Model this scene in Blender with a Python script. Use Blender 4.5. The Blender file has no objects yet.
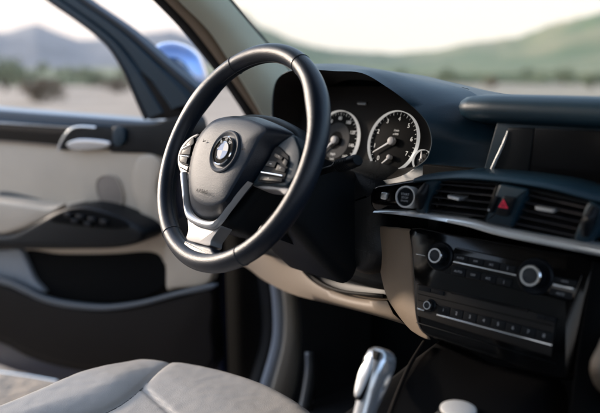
import bpy, bmesh, math, random
import numpy as np
from mathutils import Vector, Matrix, noise
from math import sin, cos, radians, pi

random.seed(7)
sc = bpy.context.scene
COL = sc.collection

# ------------------------------------------------------------------ camera
CAM = np.array([0.8513, -0.6273, 0.1250])
YAW, PIT, ROLL, FPX = 0.8410, 0.19417, -0.00632, 679.24
_f = np.array([-sin(YAW)*cos(PIT), cos(YAW)*cos(PIT), -sin(PIT)])
_r = np.array([cos(YAW), sin(YAW), 0.0]); _u = np.cross(_r, _f)
_r, _u = _r*cos(ROLL)+_u*sin(ROLL), -_r*sin(ROLL)+_u*cos(ROLL)
cd = bpy.data.cameras.new('camera'); cam = bpy.data.objects.new('camera', cd); COL.objects.link(cam)
cam.matrix_world = Matrix(((_r[0], _u[0], -_f[0], CAM[0]), (_r[1], _u[1], -_f[1], CAM[1]),
                           (_r[2], _u[2], -_f[2], CAM[2]), (0, 0, 0, 1)))
cd.sensor_fit = 'HORIZONTAL'; cd.sensor_width = 36; cd.lens = FPX*36/600
cd.clip_start = 0.02; cd.clip_end = 9000
cd.dof.use_dof = True; cd.dof.focus_distance = 1.08; cd.dof.aperture_fstop = 2.1
sc.camera = cam
sc.render.resolution_x = 1024; sc.render.resolution_y = 705

# ------------------------------------------------------------------ light
SUN_EL, SUN_HEAD = radians(14), radians(106)       # heading measured to the left of the car's nose
sun_dir = Vector((-sin(SUN_HEAD)*cos(SUN_EL), cos(SUN_HEAD)*cos(SUN_EL), sin(SUN_EL)))
w = bpy.data.worlds.new('World'); sc.world = w; w.use_nodes = True
nt = w.node_tree; bg = nt.nodes['Background']
sky = nt.nodes.new('ShaderNodeTexSky'); sky.sky_type = 'NISHITA'; sky.sun_disc = False
sky.sun_elevation = SUN_EL; sky.sun_rotation = -SUN_HEAD; sky.dust_density = 1.0; sky.air_density = 1.0; sky.ozone_density = 2.0
tc = nt.nodes.new('ShaderNodeTexCoord')
cl = nt.nodes.new('ShaderNodeTexNoise'); cl.inputs['Scale'].default_value = 2.6; cl.inputs['Detail'].default_value = 5
mp = nt.nodes.new('ShaderNodeMapping'); mp.inputs['Scale'].default_value = (1, 1, 3.2)
cr = nt.nodes.new('ShaderNodeValToRGB'); cr.color_ramp.elements[0].position = .40; cr.color_ramp.elements[1].position = .58
cm = nt.nodes.new('ShaderNodeMixRGB'); cm.inputs['Color2'].default_value = (2.55, 2.12, 1.78, 1)
nt.links.new(tc.outputs['Generated'], mp.inputs['Vector']); nt.links.new(mp.outputs[0], cl.inputs['Vector'])
nt.links.new(cl.outputs['Fac'], cr.inputs['Fac'])
sx = nt.nodes.new('ShaderNodeSeparateXYZ'); nt.links.new(tc.outputs['Generated'], sx.inputs[0])
lo = nt.nodes.new('ShaderNodeMapRange'); lo.inputs['From Min'].default_value = .10; lo.inputs['From Max'].default_value = .34; lo.inputs['To Min'].default_value = 1; lo.inputs['To Max'].default_value = 0
nt.links.new(sx.outputs['Z'], lo.inputs['Value'])                  # thin bright cloud low over the horizon
ch = nt.nodes.new('ShaderNodeMath'); ch.operation = 'MULTIPLY'; ch.inputs[1].default_value = .35; nt.links.new(cr.outputs['Color'], ch.inputs[0])
mxn = nt.nodes.new('ShaderNodeMath'); mxn.operation = 'MAXIMUM'; nt.links.new(ch.outputs[0], mxn.inputs[0]); nt.links.new(lo.outputs[0], mxn.inputs[1])
nt.links.new(mxn.outputs[0], cm.inputs['Fac'])
nt.links.new(sky.outputs['Color'], cm.inputs['Color1']); nt.links.new(cm.outputs['Color'], bg.inputs['Color'])
bg.inputs['Strength'].default_value = 0.15
sd = bpy.data.lights.new('sun', 'SUN'); so = bpy.data.objects.new('sun', sd); COL.objects.link(so)
sd.energy = 1.2; sd.angle = radians(6); sd.color = (1.0, .84, .70)
so.rotation_euler = sun_dir.to_track_quat('Z', 'Y').to_euler(); so.location = (-8, -3, 6)
sc.view_settings.view_transform = 'Standard'; sc.view_settings.look = 'None'
sc.view_settings.exposure = 2.2; sc.view_settings.gamma = 1

# ------------------------------------------------------------------ helpers
def ray(x, y): return _f + _r*(x-300)/FPX - _u*(y-206.5)/FPX
def at(x, y, pt, n):
    d = ray(x, y); n = np.array(n, float)
    return CAM + d*((np.array(pt, float)-CAM)@n)/(d@n)
def atY(x, y, Y): return at(x, y, (0, Y, 0), (0, 1, 0))
def atX(x, y, X): return at(x, y, (X, 0, 0), (1, 0, 0))
def atZ(x, y, Z): return at(x, y, (0, 0, Z), (0, 0, 1))

def mat(name, col, rough=.5, metal=0, spec=.5, coat=0, bump=0, bscale=200, var=0, vscale=6, voronoi=False, col2=None, sheen=0):
    m = bpy.data.materials.new(name); m.use_nodes = True; n = m.node_tree; b = n.nodes['Principled BSDF']
    b.inputs['Base Color'].default_value = (*col, 1); b.inputs['Roughness'].default_value = rough
    b.inputs['Metallic'].default_value = metal; b.inputs['Specular IOR Level'].default_value = spec
    b.inputs['Coat Weight'].default_value = coat; b.inputs['Coat Roughness'].default_value = .05
    b.inputs['Sheen Weight'].default_value = sheen
    t = n.nodes.new('ShaderNodeTexCoord')
    if var or col2:
        q = n.nodes.new('ShaderNodeTexNoise'); q.inputs['Scale'].default_value = vscale; q.inputs['Detail'].default_value = 6
        n.links.new(t.outputs['Object'], q.inputs['Vector'])
        c2 = col2 or tuple(c*(1-var) for c in col); c1 = col if col2 else tuple(min(1, c*(1+var)) for c in col)
        r = n.nodes.new('ShaderNodeValToRGB'); r.color_ramp.elements[0].position = .35; r.color_ramp.elements[1].position = .65
        r.color_ramp.elements[0].color = (*c1, 1); r.color_ramp.elements[1].color = (*c2, 1)
        n.links.new(q.outputs['Fac'], r.inputs['Fac']); n.links.new(r.outputs['Color'], b.inputs['Base Color'])
    if bump:
        if voronoi:
            q = n.nodes.new('ShaderNodeTexVoronoi'); q.inputs['Scale'].default_value = bscale; o = q.outputs['Distance']
        else:
            q = n.nodes.new('ShaderNodeTexNoise'); q.inputs['Scale'].default_value = bscale; q.inputs['Detail'].default_value = 3; o = q.outputs['Fac']
        n.links.new(t.outputs['Object'], q.inputs['Vector'])
        bp = n.nodes.new('ShaderNodeBump'); bp.inputs['Strength'].default_value = bump; bp.inputs['Distance'].default_value = .001
        n.links.new(o, bp.inputs['Height']); n.links.new(bp.outputs['Normal'], b.inputs['Normal'])
    return m
M = dict(
    leather=mat('black_leather', (.0035, .009, .019), .36, bump=.25, bscale=900, voronoi=True, spec=.5),
    pad=mat('airbag_vinyl', (.011, .023, .042), .48, bump=.25, bscale=1000, voronoi=True, spec=.33),
    dash=mat('dash_vinyl', (.004, .022, .038), .44, spec=.32, bump=.15, bscale=800, voronoi=True, var=.1),
    darkplastic=mat('dark_plastic', (.004, .006, .008), .45, bump=.1, bscale=600, spec=.18),
    black=mat('matt_black', (.002, .0025, .003), .8, spec=.1),
    brown=mat('dark_brown_vinyl', (.0075, .006, .0053), .6, spec=.14, bump=.12, bscale=800, voronoi=True),
    piano=mat('piano_black', (.0015, .0017, .002), .10, spec=.3),
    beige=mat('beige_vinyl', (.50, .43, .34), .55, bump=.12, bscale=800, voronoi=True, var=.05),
    tan=mat('tan_and_shaded_beige', (.24, .185, .135), .6, bump=.12, bscale=260, voronoi=True),  # tan trims, and the dash's beige vinyl with its shade put into the colour
    pillar=mat('pillar_fabric', (.50, .52, .43), .8, bump=.3, bscale=800, var=.04),
    seat=mat('seat_leather', (.46, .425, .38), .44, bump=.18, bscale=520, voronoi=True, var=.025, vscale=5),
    thread=mat('seam_thread', (.16, .15, .14), .8),
    darkthread=mat('dark_thread', (.03, .035, .04), .7),
    chrome=mat('chrome', (.85, .86, .87), .12, metal=1),
    satin=mat('satin_silver', (.68, .70, .72), .30, metal=.8, bump=.05, bscale=900),
    trimsilver=mat('brushed_trim', (.80, .84, .86), .24, metal=.8),
    wheelsilver=mat('satin_wheel_trim', (.27, .26, .255), .48, metal=.5),
    button=mat('button_plastic', (.007, .009, .012), .42, spec=.15),
    icon=mat('white_print', (.62, .64, .66), .6),
    greyicon=mat('grey_print', (.50, .53, .56), .6),
    gauge=mat('gauge_face', (.003, .0035, .004), .8, spec=.1),
    gaugemid=mat('gauge_ring_face', (.010, .013, .017), .6, spec=.15),
    slat=mat('vent_slat_plastic', (.028, .027, .030), .45),
    bezel=mat('bright_bezel', (.62, .63, .64), .34, metal=.45),
    red=mat('hazard_red', (.90, .03, .09), .4),
    needle=mat('needle_white', (.9, .9, .9), .4),
    paint=mat('blue_car_paint', (.015, .085, .36), .22, metal=.3, coat=1),
    rubber=mat('seal_rubber', (.008, .009, .010), .65, bump=.1),
    blueb=mat('emblem_blue', (.04, .16, .42), .5, spec=.3),
    whiteb=mat('emblem_white', (.42, .45, .50), .5, spec=.3),
    carpet=mat('black_carpet', (.010, .010, .011), .95, bump=1, bscale=900),
    screen=mat('screen_glass', (.0015, .0015, .002), .25, spec=.2),
    headliner=mat('headliner', (.20, .19, .17), .9, bump=.2, bscale=900),
)

ORG = {}
def setp(o, label=None, cat=None, group=None, kind=None):
    if label: o['label'] = label
    if cat: o['category'] = cat
    if group: o['group'] = group
    if kind: o['kind'] = kind
    return o
def empty(name, loc, label, cat, group=None):
    o = bpy.data.objects.new(name, None); COL.objects.link(o); o.location = loc; o.empty_display_size = .05
    ORG[o.name] = Vector(loc); return setp(o, label, cat, group)
def org(parent): return ORG.get(parent.name, Vector((0, 0, 0))) if parent else Vector((0, 0, 0))
def add(name, V, Fc, m, parent=None, smooth=True, ang=35, base=None):
    o0 = org(parent) if base is None else Vector(base)
    me = bpy.data.meshes.new(name); me.from_pydata([tuple(Vector(tuple(v))-o0) for v in V], [], Fc)
    bm = bmesh.new(); bm.from_mesh(me); bmesh.ops.recalc_face_normals(bm, faces=bm.faces); bm.to_mesh(me); bm.free()
    me.materials.append(m)
    if smooth:
        me.shade_smooth(); me.set_sharp_from_angle(angle=radians(ang))
    o = bpy.data.objects.new(name, me); COL.objects.link(o)
    if parent: o.parent = parent
    elif base is not None: o.location = base
    ORG[o.name] = o0
    return o
class FR:
    def __init__(s, o, ex, ey, ez):
        s.o, s.ex, s.ey, s.ez = [np.array(a, float) for a in (o, ex, ey, ez)]
    def __call__(s, u, v, w=0): return s.o+s.ex*u+s.ey*v+s.ez*w
    def px(s, x, y, w=0):
        p = at(x, y, s.o+s.ez*w, s.ez)-s.o
        return (p@s.ex, p@s.ey)
def crom(P, n=6, closed=True):
    P = [np.array(p, float) for p in P]; out = []; N = len(P)
    rng = range(N) if closed else range(N-1)
    for i in rng:
        if closed: a, b, c, d = P[i-1], P[i], P[(i+1) % N], P[(i+2) % N]
        else: a, b, c, d = P[max(i-1, 0)], P[i], P[i+1], P[min(i+2, N-1)]
        for k in range(n):
            t = k/n
            out.append(.5*((2*b)+(-a+c)*t+(2*a-5*b+4*c-d)*t*t+(-a+3*b-3*c+d)*t**3))
    if not closed: out.append(P[-1])
    return out
def inset(P, d):
    P = [np.array(p, float) for p in P]; N = len(P)
    A = sum(P[i][0]*P[(i+1) % N][1]-P[(i+1) % N][0]*P[i][1] for i in range(N))
    sg = 1 if A > 0 else -1; out = []
    for i in range(N):
        e1 = P[i]-P[i-1]; e2 = P[(i+1) % N]-P[i]
        n1 = np.array([-e1[1], e1[0]])/(np.linalg.norm(e1)+1e-12); n2 = np.array([-e2[1], e2[0]])/(np.linalg.norm(e2)+1e-12)
        n = n1+n2; l = np.linalg.norm(n)
        n = n/l if l > 1e-6 else n1
        k = 1/max(.5, float(n@n1))
        out.append(P[i]+n*sg*d*k)
    return out
def rings(name, R, m, parent=None, closed=True, cap0=False, cap1=False, ang=35, smooth=True):
    V = [p for r in R for p in r]; n = len(R[0]); Fc = []
    for j in range(len(R)-1):
        for i in range(n if closed else n-1):
            k = (i+1) % n
            Fc.append((j*n+i, j*n+k, (j+1)*n+k, (j+1)*n+i))
    if cap0: Fc.append(tuple(range(n)))
    if cap1: Fc.append(tuple((len(R)-1)*n+i for i in range(n)))
    return add(name, V, Fc, m, parent, smooth, ang)
def plate(name, P, fr, w0, w1, m, parent=None, bev=.002, back=True, dome=0, ang=40):
    """a solid slab: outline P in frame fr from depth w0 to w1 with a rounded front edge"""
    R = []
    R.append([fr(p[0], p[1], w0) for p in P])
    for t in (0, 1/3, 2/3, 1):
        a = t*pi/2
        Q = inset(P, bev*(1-cos(a)))
        R.append([fr(q[0], q[1], w1-bev+bev*sin(a)) for q in Q])
    if dome:
        c = np.mean(np.array(P), 0)
        for t in (.15, .35, .6, .85):
            Q = [c+(q-c)*(1-t) for q in inset(P, bev)]
            R.append([fr(q[0], q[1], w1+dome*(1-(1-t)**2)) for q in Q])
    return rings(name, R, m, parent, True, back, True, ang)
def tube(name, P, r, m, parent=None, seg=12, closed=False, caps=True, flat=1.0):
    P = [np.array(p, float) for p in P]; N = len(P); R = []
    up = np.array([0.13, .21, .97])
    for i in range(N):
        t = (P[(i+1) % N]-P[i-1]) if closed else (P[min(i+1, N-1)]-P[max(i-1, 0)])
        t /= np.linalg.norm(t); a = np.cross(t, up); a /= np.linalg.norm(a); b = np.cross(a, t)
        rr = r[i] if hasattr(r, '__len__') else r
        R.append([P[i]+a*cos(k*2*pi/seg)*rr+b*sin(k*2*pi/seg)*rr*flat for k in range(seg)])
    if closed: R.append(R[0])
    return rings(name, R, m, parent, True, caps and not closed, caps and not closed, 50)
def cyl(name, fr, u, v, w0, w1, r, m, parent=None, seg=40, bev=.001, r0=None, dome=0):
    r0 = r0 or r
    prof = [(r0, w0), (r, w1-bev), (r-bev*.3, w1-bev*.3), (r-bev, w1)]
    if dome: prof += [((r-bev)*.7, w1+dome*.5), ((r-bev)*.35, w1+dome*.9)]
    R = [[fr(u+rr*cos(k*2*pi/seg), v+rr*sin(k*2*pi/seg), ww) for k in range(seg)] for rr, ww in prof]
    return rings(name, R, m, parent, True, True, True, 40)
def annulus(name, fr, u, v, prof, m, parent=None, seg=64):
    R = [[fr(u+rr*cos(k*2*pi/seg), v+rr*sin(k*2*pi/seg), ww) for k in range(seg)] for rr, ww in prof]
    R.append(R[0])
    return rings(name, R, m, parent, True, False, False, 40)
def rect(u0, v0, u1, v1, r=0, n=4):
    if not r: return [(u0, v0), (u1, v0), (u1, v1), (u0, v1)]
    out = []
    for cx, cy, a0 in ((u1-r, v0+r, -pi/2), (u1-r, v1-r, 0), (u0+r, v1-r, pi/2), (u0+r, v0+r, pi)):
        for k in range(n+1):
            a = a0+k*pi/2/n; out.append((cx+r*cos(a), cy+r*sin(a)))
    return out
def quadround(c, n=3, k=.25):
    """rounded quadrilateral from 4 corners"""
    c = [np.array(p, float) for p in c]; out = []
    for i in range(4):
        a, b, d = c[i-1], c[i], c[(i+1) % 4]
        l = min(np.linalg.norm(a-b), np.linalg.norm(d-b))*k
        p0 = b+(a-b)/np.linalg.norm(a-b)*l; p1 = b+(d-b)/np.linalg.norm(d-b)*l
        for j in range(n+1):
            t = j/n; out.append((1-t)**2*p0+2*t*(1-t)*b+t*t*p1)
    return out
FONT = None
def text_geo(s, size, extr=0.0):
    cu = bpy.data.curves.new('txt', 'FONT'); cu.body = s; cu.size = size; cu.align_x = 'CENTER'; cu.align_y = 'CENTER'; cu.extrude = extr
    cu.resolution_u = 3
    o = bpy.data.objects.new('txt', cu); COL.objects.link(o)
    dg = bpy.context.evaluated_depsgraph_get(); me = o.evaluated_get(dg).to_mesh()
    V = [tuple(v.co) for v in me.vertices]; Fc = [tuple(p.vertices) for p in me.polygons]
    bpy.data.objects.remove(o); bpy.data.curves.remove(cu)
    return V, Fc
def texts(name, items, fr, w, m, parent):
    """several printed words as one mesh: items = (string, u, v, size, rotation)"""
    V, Fc = [], []
    for s, u, v, size, rot in items:
        if s == '|':
            v_, f_ = [(-size*.06, -size*.5, 0), (size*.06, -size*.5, 0), (size*.06, size*.5, 0), (-size*.06, size*.5, 0)], [(0, 1, 2, 3)]
        elif s == '-':
            v_, f_ = [(-size*.5, -size*.1, 0), (size*.5, -size*.1, 0), (size*.5, size*.1, 0), (-size*.5, size*.1, 0)], [(0, 1, 2, 3)]
        else: v_, f_ = text_geo(s, size)
        b = len(V); c, s_ = cos(rot), sin(rot)
        V += [fr(u+x*c-y*s_, v+x*s_+y*c, w) for x, y, z in v_]; Fc += [tuple(b+i for i in f) for f in f_]
    return add(name, V, Fc, m, parent, False)
def boxw(name, x0, x1, y0, y1, z0, z1, m, parent=None, bev=0.0):
    V = [(x, y, z) for x in (x0, x1) for y in (y0, y1) for z in (z0, z1)]
    Fc = [(0, 1, 3, 2), (4, 6, 7, 5), (0, 4, 5, 1), (2, 3, 7, 6), (0, 2, 6, 4), (1, 5, 7, 3)]
    o = add(name, V, Fc, m, parent, bev > 0, 50)
    if bev:
        md = o.modifiers.new('bevel', 'BEVEL'); md.width = bev; md.segments = 3; md.limit_method = 'ANGLE'
    return o
def solid(o, t, off=-1):
    md = o.modifiers.new('thickness', 'SOLIDIFY'); md.thickness = t; md.offset = off; return o
def sub(o, n=2):
    md = o.modifiers.new('subdivision', 'SUBSURF'); md.levels = n; md.render_levels = n; return o
def strip3(name, A, B, m, parent, thick=.004, n=6, off=-1):
    """ribbon between two 3-D polylines, given thickness"""
    A, B = crom(A, n, False), crom(B, n, False)
    return solid(rings(name, [A, B], m, parent, False, ang=60), thick, off)

# ------------------------------------------------------------------ desert setting
GZ = -1.12
def smooth(a, b, x):
    t = min(1, max(0, (x-a)/(b-a))); return t*t*(3-2*t)
def ground():
    V, Fc = [], []; nr, na = 70, 240
    for j in range(nr):
        r = 0.6*(1.14**j) if j < 66 else 3400+(j-66)*1200
        for i in range(na):
            a = 2*pi*i/na
            x, y = r*cos(a), r*sin(a)
            z = GZ + (.03*noise.noise(Vector((x*.8, y*.8, 0))) if r > 3 else 0) + min(r*.004, 1.2)*noise.noise(Vector((x*.02, y*.02, 3)))
            V.append((x, y, z))
    V.append((0, 0, GZ)); c = len(V)-1
    for i in range(na):
        Fc.append((c, i, (i+1) % na))
        for j in range(nr-1):
            Fc.append((j*na+i, (j+1)*na+i, (j+1)*na+(i+1) % na, j*na+(i+1) % na))
    m = mat('desert_soil', (.42, .34, .26), .95, bump=1, bscale=14, col2=(.29, .235, .175), vscale=.35)
    n = m.node_tree; m2 = n.nodes['Bump']; m2.inputs['Distance'].default_value = .05
    o = add('ground', V, Fc, m); o['kind'] = 'structure'
ground()
def headel(px, py):
    d = ray(px, py); return math.atan2(d[1], d[0]), math.atan2(d[2], math.hypot(d[0], d[1]))
def hills(name, pts, D, depth, m, rough, seed, jag=.08, endw=.3):
    """a long ridge: the crest heights by compass bearing, with foothills in front and a back slope"""
    T = sorted([headel(*p) for p in pts]); az = [t[0] for t in T]; el = [t[1] for t in T]
    n = 260; lo, hi = az[0]-.35, az[-1]+.35; V, Fc = [], []; rows = 26
    for j in range(rows):
        t = j/(rows-1); rr = D*(1-depth)+D*depth*2*t
        prof = smooth(0, .5, t) if t <= .5 else 1-.9*smooth(.5, 1, t)
        for i in range(n):
            a = lo+(hi-lo)*i/(n-1)
            e = np.interp(a, az, el)
            out = max(az[0]-a, a-az[-1], 0); fall = 1-smooth(0, endw, out)
            h = (math.tan(e)*D+1.2)*fall
            x, y = CAM[0]+rr*cos(a), CAM[1]+rr*sin(a)
            nz = noise.fractal(Vector((x*rough, y*rough, seed)), 1.0, 2.0, 5)
            h = GZ-1.5+(h+1.5)*prof*(1+jag*nz*(1-abs(2*t-1))*(0.35 if abs(t-.5) < .04 else 1.6))
            V.append((x, y, h))
    for j in range(rows-1):
        for i in range(n-1):
            k = j*n+i; Fc.append((k, k+1, k+n+1, k+n))
    o = add(name, V, Fc, m); o['kind'] = 'structure'
mh = mat('far_rock', (.13, .135, .145), .95, col2=(.075, .085, .09), vscale=.010)
ms = mat('scrub_hill', (.085, .13, .055), .95, col2=(.25, .225, .125), vscale=.014)
hills('mountains', [(-60, 40), (-20, 36), (0, 37), (18, 32), (35, 28), (50, 33), (64, 37), (78, 42), (95, 40), (112, 36), (128, 37), (145, 33), (170, 30), (200, 40), (230, 46)], 2300, .35, mh, .003, 3.3, .25)
hills('hills', [(228, 22), (245, 18), (258, 26), (270, 30), (290, 39), (312, 45), (335, 50), (360, 53), (400, 57), (440, 53), (470, 50), (500, 46), (525, 40), (550, 31), (575, 21), (600, 13), (640, 6), (690, 20)], 900, .5, ms, .008, 9.1, .30, .03)
hills('foothills', [(-60, 69), (0, 68), (50, 69), (100, 67), (150, 68), (200, 66), (260, 60), (330, 65), (420, 66), (520, 64), (600, 60), (680, 62)], 420, .5, ms, .02, 5.7, .3)

LEAF = mat('scrub_leaf', (.26, .28, .18), .8, col2=(.19, .22, .13), vscale=3)
LEAFD = mat('shrub_leaf_dry', (.26, .20, .14), .85, col2=(.17, .14, .09), vscale=3)
WOOD = mat('shrub_wood', (.12, .09, .07), .9)
def shrub_mesh(seed, leafm, h, wd, n):
    rnd = random.Random(seed); V, Fc = [], []
    cl = [(rnd.gauss(0, .3)*wd, rnd.gauss(0, .3)*wd, h*rnd.uniform(.25, .85), rnd.uniform(.12, .3)*wd) for _ in range(11)]
    for _ in range(n):
        cx, cy, cz, cr = rnd.choice(cl)
        d = Vector((rnd.gauss(0, 1), rnd.gauss(0, 1), rnd.gauss(0, 1))).normalized()*cr*rnd.uniform(.5, 1.1)
        p = Vector((cx, cy, max(.05, cz)))+d; p.z = max(.04, p.z)
        s = rnd.uniform(.03, .07)*wd
        a = Vector((rnd.gauss(0, 1), rnd.gauss(0, 1), rnd.gauss(0, 1))).normalized()
        b = a.cross(Vector((rnd.gauss(0, 1), rnd.gauss(0, 1), rnd.gauss(0, 1)))).normalized()
        k = len(V); V += [p-a*s, p+b*s*.5, p+a*s, p-b*s*.5]; Fc.append((k, k+1, k+2, k+3))
    me = bpy.data.meshes.new('crown'); me.from_pydata(V, [], Fc); me.materials.append(leafm)
    V2, F2 = [], []
    for _ in range(9):
        a = rnd.uniform(0, 2*pi); t = rnd.uniform(.15, .4)*wd; tip = Vector((cos(a)*t, sin(a)*t, h*rnd.uniform(.5, .85)))
        k = len(V2); r0 = .018*wd
        for q in range(4): V2.append(Vector((cos(q*pi/2)*r0, sin(q*pi/2)*r0, -.05)))
        for q in range(4): V2.append(tip+Vector((cos(q*pi/2)*r0*.3, sin(q*pi/2)*r0*.3, 0)))
        for q in range(4): F2.append((k+q, k+(q+1) % 4, k+4+(q+1) % 4, k+4+q))
    mt = bpy.data.meshes.new('stems'); mt.from_pydata(V2, [], F2); mt.materials.append(WOOD)
    return me, mt
SH = [shrub_mesh(s, LEAF if s % 3 else LEAFD, hh, ww, 1500) for s, hh, ww in ((1, 1.0, 1.2), (2, 1.3, 1.3), (3, .7, 1.1))]
def shrub(px, dist, k, sc_, label):
    a, _ = headel(px, 90); x, y = CAM[0]+dist*cos(a), CAM[1]+dist*sin(a)
    o = bpy.data.objects.new('desert_shrub', None); COL.objects.link(o)
    o.location = (x, y, GZ-.03); o.rotation_euler = (0, 0, px*1.7); o.scale = (sc_,)*3; ORG[o.name] = Vector(o.location)
    setp(o, label, 'shrub', 'desert shrubs beyond the car')
    for nm, me in (('crown', SH[k][0]), ('stems', SH[k][1])):
        c = bpy.data.objects.new(nm, me); COL.objects.link(c); c.parent = o
shr = [(6, 60, 1, 2.6, 'tall blurred green shrub at the left edge of the side window'),
       (40, 34, 2, 1.7, 'brownish desert shrub low in the open side window, nearest to the car'),
       (52, 48, 2, 1.6, 'dry tan shrub standing just right of the nearest brown shrub in the side window'),
       (22, 80, 0, 2.3, 'green shrub between the tall left shrub and the brown shrub'),
       (75, 95, 1, 2.4, 'green shrub in the middle of the side window below the mountains'),
       (98, 70, 0, 2.0, 'wide green shrub right of the middle of the side window'),
       (118, 50, 2, 1.6, 'low yellowish shrub beside the slanting door frame'),
       (132, 110, 1, 2.6, 'far green shrub just left of the slanting door frame'),
       (228, 60, 0, 1.8, 'shrub seen through the gap inside the steering wheel rim'),
       (350, 90, 1, 2.6, 'green shrub beyond the windscreen above the gauge hood'),
       (400, 120, 0, 3.0, 'far green shrub beyond the windscreen over the tachometer'),
       (445, 80, 1, 2.3, 'green shrub beyond the windscreen where the hood slopes down'),
       (492, 60, 2, 1.8, 'dry shrub beyond the windscreen above the left end of the dash shelf'),
       (525, 110, 0, 2.9, 'far green shrub above the middle of the dash shelf'),
       (562, 75, 1, 2.2, 'green shrub above the dash shelf, second from the right edge'),
       (592, 55, 0, 1.9, 'dark green shrub above the dash shelf at the right edge')]
for s in shr: shrub(*s[:3], s[3]*(.62 if s[0] > 300 else .85), s[4])
def scrub():
    """the countless low bushes of the plain: leaf clumps scattered over the ground"""
    rnd = random.Random(11); V, Fc = [], []
    for _ in range(7500):
        a = radians(rnd.uniform(15, 190)); r = (36 if a < radians(100) else 78)*(rnd.random()**-.8)
        if r > 700: continue
        x, y = CAM[0]+r*cos(a), CAM[1]+r*sin(a)
        if noise.noise(Vector((x*.03, y*.03, 8))) < -.22: continue
        wd = rnd.uniform(.4, 1.15)*(1+r/400)
        for _ in range(16):
            p = Vector((x+rnd.gauss(0, .45)*wd, y+rnd.gauss(0, .45)*wd, GZ+rnd.uniform(.05, .75)*wd*.8)); s = rnd.uniform(.14, .32)*wd
            u1 = Vector((rnd.gauss(0, 1), rnd.gauss(0, 1), rnd.gauss(0, 1))).normalized(); u2 = u1.cross(Vector((rnd.gauss(0, 1), rnd.gauss(0, 1), .3))).normalized()
            k = len(V); V += [p-u1*s, p+u2*s*.6, p+u1*s, p-u2*s*.6]; Fc.append((k, k+1, k+2, k+3))
    me = bpy.data.meshes.new('desert_scrub'); me.from_pydata(V, [], Fc); me.materials.append(LEAF)
    o = bpy.data.objects.new('desert_scrub', me); COL.objects.link(o)
    setp(o, 'low olive green scrub covering the desert plain below the hills', 'scrub', kind='stuff')
scrub()

# ------------------------------------------------------------------ car body
body = empty('car_body', (.37, 0, -1.1), 'blue car body with beige pillar trim, black seals, green tinted windscreen and dark footwell', 'car body')
def bp(n, *a, **k): return boxw(n, *a, parent=body, **k)
# pillar trim strips on the driver side (all run up to the roof)
def pil(name, LR, X0, X1, m, thick):
    A = [atX(x, y, X0) for x, y in LR[0]]; B = [atX(x, y, X1) for x, y in LR[1]]
    return strip3(name, A, B, m, body, thick, off=0)
pil('pillar_trim', ([(150, -30), (178, 0), (208, 30), (236, 72), (262, 115), (278, 150)], [(203, -30), (229, 0), (259, 35), (289, 70), (318, 104), (345, 135)]), -.44, -.40, M['pillar'], .012)
pil('pillar_edge_trim', ([(136, -30), (166, 0), (194, 30), (230, 78), (262, 125), (275, 150)], [(152, -30), (179, 0), (209, 31), (239, 73), (268, 116), (284, 150)]), -.462, -.448, M['tan'], .01)
pil('door_seal', ([(122, -30), (154, 0), (183, 30), (218, 74), (248, 120), (262, 150)], [(140, -30), (168, 0), (196, 32), (233, 80), (263, 124), (277, 150)]), -.485, -.470, M['rubber'], .014)
pil('windscreen_seal', ([(200, -30), (226, 0), (256, 35), (286, 70), (315, 104)], [(206, -30), (232, 0), (262, 35.5), (292, 71), (321, 105)]), -.405, -.395, M['rubber'], .006)
# windscreen: thin tinted glass
gm = bpy.data.materials.new('tinted_glass'); gm.use_nodes = True; g = gm.node_tree; g.nodes.clear()
go = g.nodes.new('ShaderNodeOutputMaterial'); gx = g.nodes.new('ShaderNodeMixShader'); gt = g.nodes.new('ShaderNodeBsdfTransparent'); gg = g.nodes.new('ShaderNodeBsdfGlossy')
gf = g.nodes.new('ShaderNodeLayerWeight'); gf.inputs['Blend'].default_value = .5
gp = g.nodes.new('ShaderNodeMath'); gp.operation = 'POWER'; gp.inputs[1].default_value = 5; gq = g.nodes.new('ShaderNodeMath'); gq.operation = 'MULTIPLY_ADD'; gq.inputs[1].default_value = .5; gq.inputs[2].default_value = .02
g.links.new(gf.outputs['Facing'], gp.inputs[0]); g.links.new(gp.outputs[0], gq.inputs[0])
gt.inputs['Color'].default_value = (.91, .955, .90, 1); gg.inputs['Roughness'].default_value = .01
g.links.new(gq.outputs[0], gx.inputs[0]); g.links.new(gt.outputs[0], gx.inputs[1]); g.links.new(gg.outputs[0], gx.inputs[2]); g.links.new(gx.outputs[0], go.inputs[0])
def ws(x, Y): return (x, Y - .06*((x-.37)/.8)**2, .155-.84*(Y-.48))
rows = [[ws(-.41+1.56*i/20, Y) for i in range(21)] for Y in (.74, .6, .45, .3, .15)]
rings('windscreen', rows, gm, body, False, ang=60)
# roof, far side, rear: the shell that keeps the cabin dark
rows = [[(-.36+1.46*i/16, Y, z+.05*(1-((i-8)/8)**2)-.02) for i in range(17)] for Y, z in ((.14, .435), (-.1, .50), (-.6, .55), (-1.3, .54), (-2.0, .48), (-2.3, .42))]
solid(rings('roof', rows, M['headliner'], body, False, ang=60), .03, 1)
bp('floor', -.46, 1.2, -2.4, .8, -.80, -.76, M['carpet'])
bp('firewall', -.46, 1.2, .78, .82, -.78, .0, M['black'])
bp('passenger_door_panel', 1.14, 1.2, -2.3, .7, -.78, .02, M['brown'])
bp('rear_panel', -.45, 1.2, -2.45, -2.4, -.78, .1, M['brown'])
bp('rear_side_panel', -.50, -.42, -2.4, -.78, -.78, .02, M['brown'])
for X in (-.45, 1.15):
    for Y in ((-.82, -.70), (-2.2, -2.0)):
        V = [(X, Y[0], -.1), (X, Y[1], -.1), (X+(.09 if X < 0 else -.09), Y[1]+.0, .5), (X+(.09 if X < 0 else -.09), Y[0], .5)]
        solid(add('side_pillar', V, [(0, 1, 2, 3)], M['headliner'], body), .05, 0)
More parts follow.
